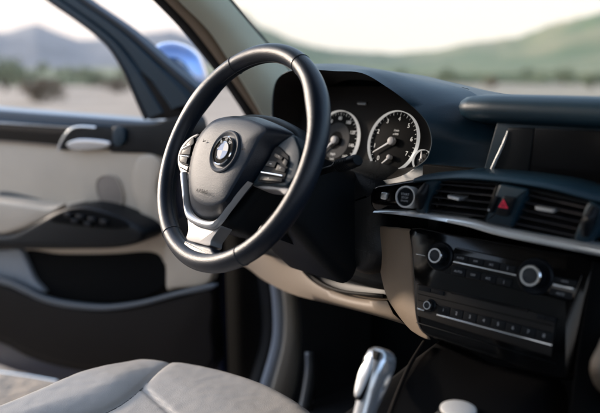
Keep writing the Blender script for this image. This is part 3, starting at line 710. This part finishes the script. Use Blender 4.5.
# console knee pad on the passenger side of the stack
A = [atY(594, 262, .165), atY(588, 300, .15), atY(578, 360, .13), atY(570, 420, .10)]
B = [atY(640, 270, .20), atY(632, 300, .19), atY(622, 360, .17), atY(615, 420, .13)]
o = rings('stack_side', [crom(A, 5, False), crom(B, 5, False)], M['black'], dash, False, ang=70); solid(o, .006)

# ------------------------------------------------------------------ instrument cluster
nd = np.array([0, -1, .3])/np.linalg.norm([0, -1, .3])
GF = FR((0, .298, .0), (1, 0, 0), np.cross(nd, (1, 0, 0)), nd)
if GF.ey[2] < 0: GF.ey = -GF.ey
clu = plate('instrument_cluster', rect(-.20, -.075, .215, .105, .03), GF, -.02, 0, mat('cluster_brown_black', (.010, .0085, .008), .7, spec=.15), dash, .002)
def gauge(x, y, r, nums, a0, a1, ticks, needle, small=None, words=()):
    u, v = GF.px(x, y, .008)
    f_ = cyl('gauge_face', GF, u, v, .0, .004, r*.95, M['gauge'], clu, 64, .0006)
    annulus('gauge_ring', GF, u, v, [(r, .0), (r, .0075), (r*.990, .0085), (r*.981, .0078), (r*.977, .004)], M['ringglow'], f_)
    if small is None: annulus('gauge_inner_disc', GF, u, v, [(r*.60, .004), (r*.60, .0045), (r*.30, .0045), (r*.30, .004)], M['gaugemid'], f_)
    it = []
    for k, s in enumerate(nums):
        a = radians(a0+(a1-a0)*k/(len(nums)-1)); it.append((s, u+cos(a)*r*.74, v+sin(a)*r*.74, r*.20 if small else r*.155, 0))
    for k in range(ticks+1):
        a = radians(a0+(a1-a0)*k/ticks); it.append(('|', u+cos(a)*r*.90, v+sin(a)*r*.90, r*(.10 if k % 2 == 0 else .06), a-pi/2))
    for s, du, dv, sz in words: it.append((s, u+du*r, v+dv*r, sz*r, 0))
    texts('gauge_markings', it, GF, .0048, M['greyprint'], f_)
    def ndl(cu, cv, ang, L, rr):
        a = radians(ang); c, s = cos(a), sin(a); P = [(-.18*L, -.0022), (L, -.0006), (L, .0006), (-.18*L, .0022)]
        plate('gauge_needle', [(cu+x_*c-y_*s, cv+x_*s+y_*c) for x_, y_ in P], GF, .0075, .009, M['needle'], f_, .0004)
        cyl('needle_hub', GF, cu, cv, .004, .0115, rr, M['hubcap'], f_, 24, .001)
    ndl(u, v, needle, r*.80, r*.13)
    if small:
        ndl(u+small[0]*r, v+small[1]*r, small[2], r*.36, r*.08)
        for k in range(9):
            pass
    return f_
M['greyprint'] = mat('gauge_print', (.72, .72, .70), .6)
M['ringwhite'] = mat('bright_ring', (.95, .95, .93), .35, metal=.1)
M['ringglow'] = mat('gauge_ring_added_glow', (.95, .95, .93), .35, metal=.1)
for m_, e_ in ((M['ringglow'], .08), (M['greyprint'], .045)):      # faint glow added to whiten the chrome rings and print in the dim tunnel
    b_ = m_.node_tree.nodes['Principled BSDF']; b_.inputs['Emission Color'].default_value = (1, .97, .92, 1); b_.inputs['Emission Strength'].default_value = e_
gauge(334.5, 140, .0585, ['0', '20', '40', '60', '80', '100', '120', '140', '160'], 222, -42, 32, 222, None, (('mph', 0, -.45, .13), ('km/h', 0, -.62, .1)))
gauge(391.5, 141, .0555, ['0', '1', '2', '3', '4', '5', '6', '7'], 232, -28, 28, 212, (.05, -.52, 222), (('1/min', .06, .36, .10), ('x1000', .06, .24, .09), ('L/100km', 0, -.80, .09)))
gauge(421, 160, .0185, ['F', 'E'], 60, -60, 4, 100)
u, v = GF.px(362, 103, .002)
plate('warning_light', rect(u-.012, v-.004, u+.012, v+.003, .003), GF, 0, .003, mat('dim_lens', (.05, .05, .05), .3), clu, .001)
u, v = GF.px(366, 180, .002)
cyl('trip_knob', GF, u, v, 0, .016, .004, M['button'], clu, 16)

# ------------------------------------------------------------------ steering wheel
TW = .44149
WF = FR((0, 0, 0), (1, 0, 0), (0, sin(TW), cos(TW)), (0, -cos(TW), sin(TW)))
sw = empty('steering_wheel', (0, 0, 0), 'black leather steering wheel with silver spokes, grey airbag cover and round emblem', 'steering wheel')
Rm, NA, NB = .1728, 160, 28
R = []
for i in range(NA):
    a = 2*pi*i/NA
    g = sum(math.exp(-((((a-c+pi) % (2*pi))-pi)/.22)**2) for c in (radians(33), radians(147)))     # thumb grips
    tr = .0150+.0014*g
    row = []
    for k in range(NB):
        b = 2*pi*k/NB
        rr = Rm+cos(b)*tr*1.0-(.0025*g if cos(b) < 0 else 0); ww = sin(b)*tr*1.08
        row.append(WF(rr*cos(a), rr*sin(a)*1.0, ww))
    R.append(row)
R.append(R[0])
rim = rings('rim', R, M['leather'], sw, True, ang=80)
for a in (118, 62, 237, 303):
    a = radians(a); pts = []
    for k in range(28):
        b = 2*pi*k/28; rr = Rm+cos(b)*.0153; pts.append(WF(rr*cos(a), rr*sin(a), sin(b)*.0165))
    tube('rim_seam', pts, .0006, M['darkthread'], rim, 6, True)
# stitched inner seam
pts = [WF((Rm-.0149)*cos(t), (Rm-.0149)*sin(t), 0) for t in np.linspace(0, 2*pi, 160, endpoint=False)]
tube('rim_stitching', pts, .0009, M['darkthread'], rim, 6, True)
def wpx(L, w): return [WF.px(x, y, w) for x, y in L]
# hub body behind the pad
hub = [(-.115, .015), (-.10, .055), (-.05, .073), (0, .078), (.05, .073), (.10, .055), (.115, .015), (.085, -.035), (.05, -.085), (.03, -.115), (-.03, -.115), (-.05, -.085), (-.085, -.035)]
plate('hub', crom(hub, 5), WF, -.055, -.008, M['darkplastic'], sw, .02)
# airbag cover: outer skirt and front face
face = [(193.5, 157), (198, 143), (204, 132.5), (214, 123), (228, 119), (241, 118.5), (254, 121.5), (264, 128.5), (257, 142), (249, 158), (241, 173), (233, 187), (225, 200), (214, 204.5), (202, 203), (194, 197), (191, 185), (191, 171)]
W1 = .030
F1 = crom(wpx(face, W1), 5)
skirt = [(190, 158), (194, 144), (202, 130), (213, 119.5), (228, 115.5), (243, 115.5), (262, 118), (291, 133), (274, 147), (263, 164), (250.5, 182), (239, 196), (227, 210), (214, 217.5), (200, 217), (191, 208), (188, 193), (187.5, 173)]
F0 = crom(wpx(skirt, .012), 5)
R = [[WF(p[0], p[1], .004) for p in F0], [WF(p[0], p[1], .009) for p in F0]]
for t in (.25, .5, .75, .92):
    q = [a*(1-t)+b*t for a, b in zip(F0, F1)]; R.append([WF(p[0], p[1], .010+(W1-.010)*(t**.9)) for p in q])
cf = np.mean(F1, 0)
for t in (0.02, .06, .12):
    R.append([WF(*(cf+(p-cf)*(1-t)), W1+.0025*(t/.12)) for p in F1])
for t in (.25, .4, .55, .7):
    R.append([WF(*(cf+(p-cf)*(1-t)), W1+.0025+.004*(1-(1-t)**2)) for p in F1])
padm = rings('airbag_cover', R[5:], M['pad'], sw, True, False, True, 50)
rings('cover_side', R[:6], M['leather'], sw, True, False, False, 50)
lu, lv = WF.px(222.5, 150.5, .040)
annulus('emblem_dish', WF, lu, lv, [(.0345, .033), (.0335, .0375), (.0315, .0385), (.0285, .0375), (.0255, .0352), (.0225, .0350), (.02, .034)], M['pad'], padm)
em = cyl('emblem', WF, lu, lv, .030, .0395, .0222, M['black'], padm, 48, .001)
annulus('emblem_ring', WF, lu, lv, [(.0233, .034), (.0233, .0400), (.0222, .0412), (.0208, .0404)], M['chrome'], em)
annulus('emblem_inner_ring', WF, lu, lv, [(.0142, .0390), (.0142, .0403), (.0134, .0407), (.0128, .0400)], M['chrome'], em)
for q in range(4):
    P = [(lu, lv)]+[(lu+.0131*cos(q*pi/2+k*pi/20), lv+.0131*sin(q*pi/2+k*pi/20)) for k in range(11)]
    V = [WF(p[0], p[1], .0401) for p in P]; add('emblem_quarter', V, [tuple(range(len(V)))], M['blueb' if q % 2 else 'whiteb'], em, False)
texts('emblem_letters', [('B', lu-.0105, lv+.0138, .0075, radians(37)), ('M', lu, lv+.0174, .0075, 0), ('W', lu+.0105, lv+.0138, .0075, radians(-37))], WF, .0401, M['icon'], em)
au, av = WF.px(202.5, 192, .0335)
texts('airbag_lettering', [('AIRBAG', au+.004, av, .0088, 0)], WF, .0378, M['black'], padm)
for x, y in ((204, 141), (243, 149)):
    u, v = WF.px(x, y, .038); texts('horn_mark', [('-', u, v, .008, .2), ('|', u-.002, v+.001, .006, .6)], WF, .0375, M['black'], padm)
# silver spoke surround: the V shaped frame under the cover
ui = [(186.5, 172), (187.5, 190), (189.5, 208), (197, 217), (210, 221), (219.5, 218.5), (229, 208), (240.5, 193.5), (251, 182.5)]
uo = [(182, 176), (184.5, 195), (188, 218), (196, 224.5), (211, 229), (219.5, 224.5), (230, 210.5), (242.5, 194), (251.5, 182.8)]
U0, U1 = crom(wpx(ui, .012), 5, False), crom(wpx(uo, .010), 5, False)
R = []
for t, ww in ((0, .008), (0, .012), (.2, .016), (.5, .018), (.8, .0165), (1, .012), (1, .007)):
    R.append([WF(*(a*(1-t)+b*t), ww) for a, b in zip(U0, U1)])
rings('silver_bezel', R, M['bezel'], sw, False, ang=60)
# bottom spoke
bs = [(187.5, 217), (194, 223.5), (203, 228), (214, 229), (221, 225.5), (217, 232), (211.5, 240), (209.5, 246), (198, 243.5), (186.5, 239.5), (188, 230)]
plate('bottom_spoke', crom(wpx(bs, .006), 4), WF, -.016, .006, M['wheelsilver'], sw, .0015)
# leather collar where the bottom spoke meets the rim
bc = [(186, 240), (198, 244), (210, 247), (214, 252), (222, 259), (205, 262), (182, 254), (174, 246), (183, 243)]
plate('rim_collar', crom(wpx(bc, .008), 4), WF, -.012, .0085, M['leather'], rim, .004)
# side spokes with button pods
def wplate(name, L, w0, w1, m, parent=sw, bev=.002, n=4): return plate(name, crom(wpx(L, w1), n), WF, w0, w1, m, parent, bev)
ls = wplate('side_spoke', [(203.5, 131.5), (197, 137), (193, 148), (190, 160), (188, 171), (187, 184), (182.5, 178), (179, 171), (177, 163), (178, 153), (183, 143), (192, 135)], -.012, .012, M['wheelsilver'], sw, .004)
for L in ([(182, 148.8), (190, 144.6)], [(180, 155.6), (188.5, 156.4)]):
    tube('key_chrome_line', [WF(*WF.px(x, y, .0175), .0175) for x, y in L], .0007, M['chrome'], ls, 6)
ls['label'] = 'silver left side spoke with small black keys'
wplate('key_pad', [(201, 134), (195, 139), (191.5, 149), (189, 160), (188, 166), (180, 163), (178.5, 156), (183, 146), (192, 137)], .006, .0135, M['gaugemid'], ls, .0015)
for L in ([(185.5, 144.5), (193.5, 136.5), (193.5, 143), (190, 147)], [(182.5, 149.5), (191, 146), (189.5, 154.5), (181.0, 154.3)], [(179.5, 155.5), (187.5, 157), (186, 163.5), (179.8, 161.5)]):
    plate('wheel_button', quadround(wpx(L[:4], .0165), 2, .12), WF, .008, .0160, M['button'], ls, .0006)
wplate('key_gap', [(180, 166.5), (188, 171), (188, 172), (180, 167.5)], .008, .0128, M['black'], ls, .0002, 3)
rs = wplate('side_spoke', [(292, 134.5), (298, 143), (300.5, 153), (299, 166), (296, 176), (287, 185.5), (279, 185.3), (262, 183.5), (252, 184.5), (256, 177), (265, 163), (276, 146)], -.012, .012, M['dash'], sw, .004)
rs['label'] = 'dark right side spoke with grey key cluster'
kp = wplate('key_pad', [(276, 146), (286, 153), (289, 157), (288, 168), (284, 180.5), (279, 183), (257, 181), (266, 164)], .006, .0135, M['gaugemid'], rs, .002)
for L in ([(275, 152.5), (283, 157), (281, 160), (273, 156)], [(284.5, 158), (287.5, 161), (285.5, 166.5), (282, 163)], [(268.5, 160), (276.5, 161.5), (274, 167.5), (264.5, 165.5)], [(277.5, 164), (285.5, 168), (284, 172.5), (275, 170)],
          [(261, 175.5), (282, 178), (281.5, 181.5), (258.5, 179.8)]):
    plate('wheel_button', quadround(wpx(L, .0165), 2, .12), WF, .008, .0160, M['button'], kp, .0006)
P = [WF(*WF.px(x, y, .018), .018) for x, y in ((261.5, 172.2), (272, 173.9), (282.5, 175.8))]
tube('key_chrome_line', crom(P, 4, False), .0012, M['chrome'], kp, 8)
texts('key_icons', [('|', *WF.px(279, 156.5, .017), .004, 1.0), ('-', *WF.px(270.5, 163.6, .017), .005, 0), ('+', *WF.px(280, 168, .017), .006, 0), ('-', *WF.px(268, 178, .017), .004, 0)], WF, .0168, M['greyicon'], kp)
wplate('spoke_underside', [(250.5, 184), (266, 184.5), (281, 186.5), (290, 186), (285, 195), (277, 190.5), (262, 189)], -.02, .004, M['wheelsilver'], sw, .002)
# silver inner edge below the right spoke
# ------------------------------------------------------------------ steering column
co = empty('steering_column', (0, .12, -.06), 'dark plastic steering column shroud behind the wheel with ribbed stalk', 'steering column')
R = []
for t, (cu, cv, hw, hh) in enumerate([(0, -.01, .055, .050), (0, -.015, .066, .062), (.0, -.025, .078, .075), (.0, -.035, .085, .085), (0, -.045, .088, .09)]):
    ww = -.050-.05*t
    R.append([WF(cu+p[0], cv+p[1], ww) for p in rect(-hw, -hh, hw, hh, .025, 5)])
rings('column_shroud', R, M['darkplastic'], co, True, True, True, 60)
def stalk(p0, p1, lab):
    p0, p1 = np.array(p0), np.array(p1); d = p1-p0
    o = tube('stalk', [p0, p0+d*.3, p0+d*.55, p0+d*.62, p0+d*.97, p1], [.006, .0065, .007, .0105, .0115, .009], M['darkplastic'], co, 20, flat=.8)
    for k in range(7):
        c = p0+d*(.66+.035*k); tube('stalk_rib', [c-d*.006, c+d*.006], .0122, M['gaugemid'], o, 18, flat=.82)
    return o
tip = at(358, 160, (0, .10, 0), (0, 1, 0)); stalk(at(308, 176, (0, .115, 0), (0, 1, 0)), tip, '')
tip2 = np.array([-.155, .085, .01]); stalk((-.06, .11, -.02), tip2, '')
plate('column_lever', [(-.02, -.10), (.03, -.10), (.03, -.085), (-.02, -.085)], WF, -.16, -.10, M['button'], co, .004)
# lower cover: dark mass between the wheel and the knee panel
A = [atY(298, 150, .19), atY(330, 168, .20), atY(372, 184, .20)]
LC = FR((0, .18, 0), (1, 0, 0), (0, 0, 1), (0, -1, 0))
P = [LC.px(x, y, 0) for x, y in [(270, 180), (300, 165), (340, 168), (374, 183), (380, 205), (378, 232), (380, 262), (360, 278), (330, 262), (302, 252), (280, 242), (270, 226)]]
plate('column_lower_cover', crom(P, 5), LC, -.12, .0, mat('satin_black_vinyl', (.005, .007, .009), .5, bump=.3, bscale=300, voronoi=True), co, .03)

# ------------------------------------------------------------------ driver seat
seat = empty('car_seat', (0, -.3, -.6), 'light grey beige leather driver seat with stitched side bolster', 'car seat')
def seat_xs(y): return .105+.105*smooth(-.20, .03, y)       # where the side bolster is sewn on
def seat_z(x, y):
    d = .100-1.4*(x-.02)**2-y                                        # distance behind the front edge
    hw = .272-.10*smooth(-.08, -.40, y)*.5
    xs = seat_xs(y); ax_ = abs(x)
    z = -.402-.11*(1-smooth(-.05, .062, d))**1.3
    z += .016*smooth(xs-.02, xs+.06, ax_)*smooth(.03, .20, d)
    z -= .10*smooth(hw-.035, hw+.045, ax_)**1.4
    z -= .006*math.exp(-((ax_-xs)/.0045)**2)+.003*math.exp(-((ax_-xs)/.015)**2)
    if ax_ < xs: z -= .005*math.exp(-((y+.122+.1*x)/.0045)**2)+.003*math.exp(-((y+.30)/.006)**2)-.004*math.exp(-((y+.05)/.05)**2)
    z += .0008*noise.noise(Vector((x*11, y*11, 1.5)))+.0006*noise.noise(Vector((x*60, y*60, 4)))
    return z
nx, ny = 170, 160; V, Fc = [], []
for j in range(ny):
    for i in range(nx):
        x = -.32+.64*i/(nx-1); yb = -.56; y = yb+(.15-yb)*j/(ny-1); V.append((x, y, seat_z(x, y)))
for j in range(ny-1):
    for i in range(nx-1): Fc.append((j*nx+i, j*nx+i+1, (j+1)*nx+i+1, (j+1)*nx+i))
cush = add('seat_cushion', V, Fc, M['seat'], seat, True, 80)
for s in (-1, 1):
    pts = [(s*seat_xs(y), y, seat_z(s*seat_xs(y), y)+.0008) for y in np.linspace(-.5, .06, 60)]
    tube('cushion_seam', pts, .0011, M['thread'], cush, 6)
boxw('seat_base', -.24, .24, -.52, -.10, -.66, -.47, M['darkplastic'], seat, bev=.03)
boxw('seat_rail', -.20, -.16, -.5, .02, -.76, -.66, M['darkplastic'], seat)
boxw('seat_rail', .16, .20, -.5, .02, -.76, -.66, M['darkplastic'], seat)
R = []
for z, dy, hw, hb in ((-.42, 0, .23, .05), (-.2, -.05, .25, .06), (.0, -.10, .25, .06), (.15, -.14, .20, .05), (.22, -.16, .14, .03)):
    R.append([(p[0], -.60+dy+p[1]-.05*(1 if False else 0)+.035*(abs(p[0])/.25)**2*(1 if p[1] > 0 else 0), z) for p in rect(-hw, -hb, hw, hb, .028, 4)])
sub(rings('seat_back', R, M['seat'], seat, True, True, True, 60), 1)
R = []
for z, hw in ((.23, .09), (.26, .12), (.36, .12), (.40, .10)):
    R.append([(p[0], -.78+p[1], z) for p in rect(-hw, -.04, hw, .04, .03, 4)])
sub(rings('headrest', R, M['seat'], seat, True, True, True, 60), 1)

# ------------------------------------------------------------------ centre console and gear selector
con = empty('centre_console', (.37, -.1, -.5), 'black centre console running back from the centre panel between the seats', 'console')
R = []
for Y, z in ((.16, -.262), (.10, -.275), (.0, -.300), (-.1, -.318), (-.25, -.325), (-.45, -.31), (-.7, -.29)):
    R.append([(.270, Y, -.76), (.272, Y, z-.02), (.278, Y, z-.006), (.288, Y, z), (.31, Y, z+.001), (.37, Y, z-.012), (.45, Y, z+.001), (.466, Y, z), (.475, Y, z-.006), (.482, Y, z-.02), (.485, Y, -.76)])
cb = rings('console_shell', R, mat('console_black', (.003, .003, .0035), .5, bump=.2, spec=.15), con, False, ang=60)
tube('console_edge_strip', crom([atZ(424, 342, -.262), atZ(410, 365, -.275), atZ(397, 395, -.29), atZ(388, 420, -.295)], 6, False), .003, M['brown'], con, 8)
B = [atX(600, 352, .50), atX(594, 362, .50), atX(592, 378, .50), atX(600, 392, .50)]
R = []
for X, dz in ((.495, 0), (.505, .006), (.52, .008), (.60, .0)):
    pass
kp_ = [atX(x+11, y+2, .56) for x, y in ((612, 335), (600, 350), (593, 366), (594, 380), (602, 394), (625, 410), (660, 400), (660, 330))]
KX = FR((.56, 0, 0), (0, 1, 0), (0, 0, 1), (1, 0, 0))
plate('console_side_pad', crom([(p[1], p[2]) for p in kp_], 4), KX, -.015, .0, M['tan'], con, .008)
# controller dial ring near the lower edge
cz = atZ(458, 412, -.288)
CF = FR((cz[0], cz[1], -.305), (1, 0, 0), (0, 1, 0), (0, 0, 1))
ctl = empty('control_dial', (cz[0], cz[1], -.31), 'round bright silver control dial on the black console at the bottom edge', 'control dial')
k = cyl('dial_body', CF, 0, 0, -.01, .020, .024, M['darkplastic'], ctl)
cyl('dial_cap', CF, 0, 0, .018, .0225, .022, M['ringwhite'], ctl, dome=.0015)
annulus('dial_collar', CF, 0, 0, [(.030, -.005), (.030, .006), (.027, .008), (.024, .006)], M['satin'], ctl)

M['leversilver'] = mat('lever_silver', (.74, .77, .80), .2, metal=.75)
gs = empty('gear_selector', (.33, -.09, -.31), 'polished silver gear selector lever with dark top button on the console', 'gear selector')
# lever: section rings along a leaning axis
gtop = at(384, 349, (.33, 0, 0), (1, 0, 0)); gbot = at(361, 424, (.335, 0, 0), (1, 0, 0))
gx_ = _r*1.0; ax = gtop-gbot; L = np.linalg.norm(ax); ax /= L
gw = np.array([1., 0, 0]) - ax*ax[0]; gw /= np.linalg.norm(gw); gd = np.cross(ax, gw)
def grings(prof, name, m, parent, off=0, seg=24, sq=.7):
    R = []
    for t, a, b, ox, oy in prof:
        c = gbot+ax*L*t+gw*ox+gd*oy; r = []
        for k in range(seg):
            an = 2*pi*k/seg; cx, sy = cos(an), sin(an)
            r.append(c+gw*a*math.copysign(abs(cx)**sq, cx)+gd*b*math.copysign(abs(sy)**sq, sy))
        R.append(r)
    return rings(name, R, m, parent, True, True, True, 50)
grings([(0, .012, .010, 0, 0), (.25, .013, .012, 0, 0), (.45, .0155, .015, 0, 0), (.65, .0175, .018, 0, 0), (.82, .0175, .019, 0, 0), (.93, .015, .017, 0, 0), (.985, .010, .012, 0, 0), (1.0, .005, .007, 0, 0)], 'lever_grip', M['leversilver'], gs)
print('lever length', L)
FG = FR(gbot, gw, ax, np.cross(gw, ax))
sgn = 1 if (FG.ez@(CAM-gbot)) > 0 else -1
FG = FR(gbot, gw*sgn, ax, np.cross(gw*sgn, ax)) if sgn < 0 else FG
FG2 = FR(gbot+FG.ez*0, FG.ex, FG.ey, FG.ez)
plate('inlay_gap', crom([(-.0105, L*.30), (-.014, L*.5), (-.0135, L*.69), (-.005, L*.86), (.0045, L*.84), (.0055, L*.6), (.001, L*.30)], 4), FG2, .008, .0182, M['black'], gs, .002)
plate('lever_inlay', crom([(-.009, L*.32), (-.0125, L*.5), (-.012, L*.68), (-.004, L*.84), (.003, L*.82), (.004, L*.6), (.0, L*.32)], 4), FG2, .008, .0195, M['satin'], gs, .003)
plate('lever_button', quadround([(.001, L*.82), (.011, L*.82), (.009, L*.94), (-.003, L*.94)], k=.2), FG2, .008, .0195, M['darkplastic'], gs, .002)
GB = FR((.33, gbot[1], -.31), (1, 0, 0), (0, 1, 0), (0, 0, 1))
plate('lever_base', rect(-.03, -.05, .03, .05, .02), GB, -.02, .004, M['piano'], gs, .003)

# ------------------------------------------------------------------ one car: every assembly becomes a part of it, everything deeper a sub-part
# ------------------------------------------------------------------ desert air
hz_ = boxw('haze', -3600, 3600, -3600, 3600, GZ-4, 330, M['black'])
hm = bpy.data.materials.new('desert_haze'); hm.use_nodes = True; hn = hm.node_tree; hn.nodes.clear()
ho = hn.nodes.new('ShaderNodeOutputMaterial'); hv = hn.nodes.new('ShaderNodeVolumePrincipled'); hv.inputs['Density'].default_value = .00015; hv.inputs['Color'].default_value = (.80, .84, .90, 1)
hn.links.new(hv.outputs[0], ho.inputs['Volume']); hz_.data.materials.clear(); hz_.data.materials.append(hm)
setp(hz_, 'thin pale haze lying over the desert plain and the far hills', 'haze', kind='stuff')

car = empty('car', (.37, 0, -1.1), 'blue car seen from inside, driver door open, beige and black cabin behind a tinted windscreen', 'car')
def under(o): return [c for c in bpy.data.objects if c.parent == o]
def descend(o):
    out = []
    for c in under(o): out.append(c); out += descend(c)
    return out
for o in under(body): o.parent = car                       # same origin as the car itself
bpy.data.objects.remove(body)
for e, nm, lb in ((door, 'door', 'opened driver door with beige and dark trim'), (dash, 'dashboard', None), (sw, 'steering_wheel', None), (co, 'steering_column', None),
                  (seat, 'seat', None), (con, 'centre_console', None), (ctl, 'control_dial', None), (gs, 'gear_selector', None)):
    for c in descend(e): c.parent = e
    e.name = nm; e.parent = car; e.location = Vector(e.location)-car.location
    for k in ('label', 'category', 'group'):
        if k in e: del e[k]
    if lb: e['label'] = lb
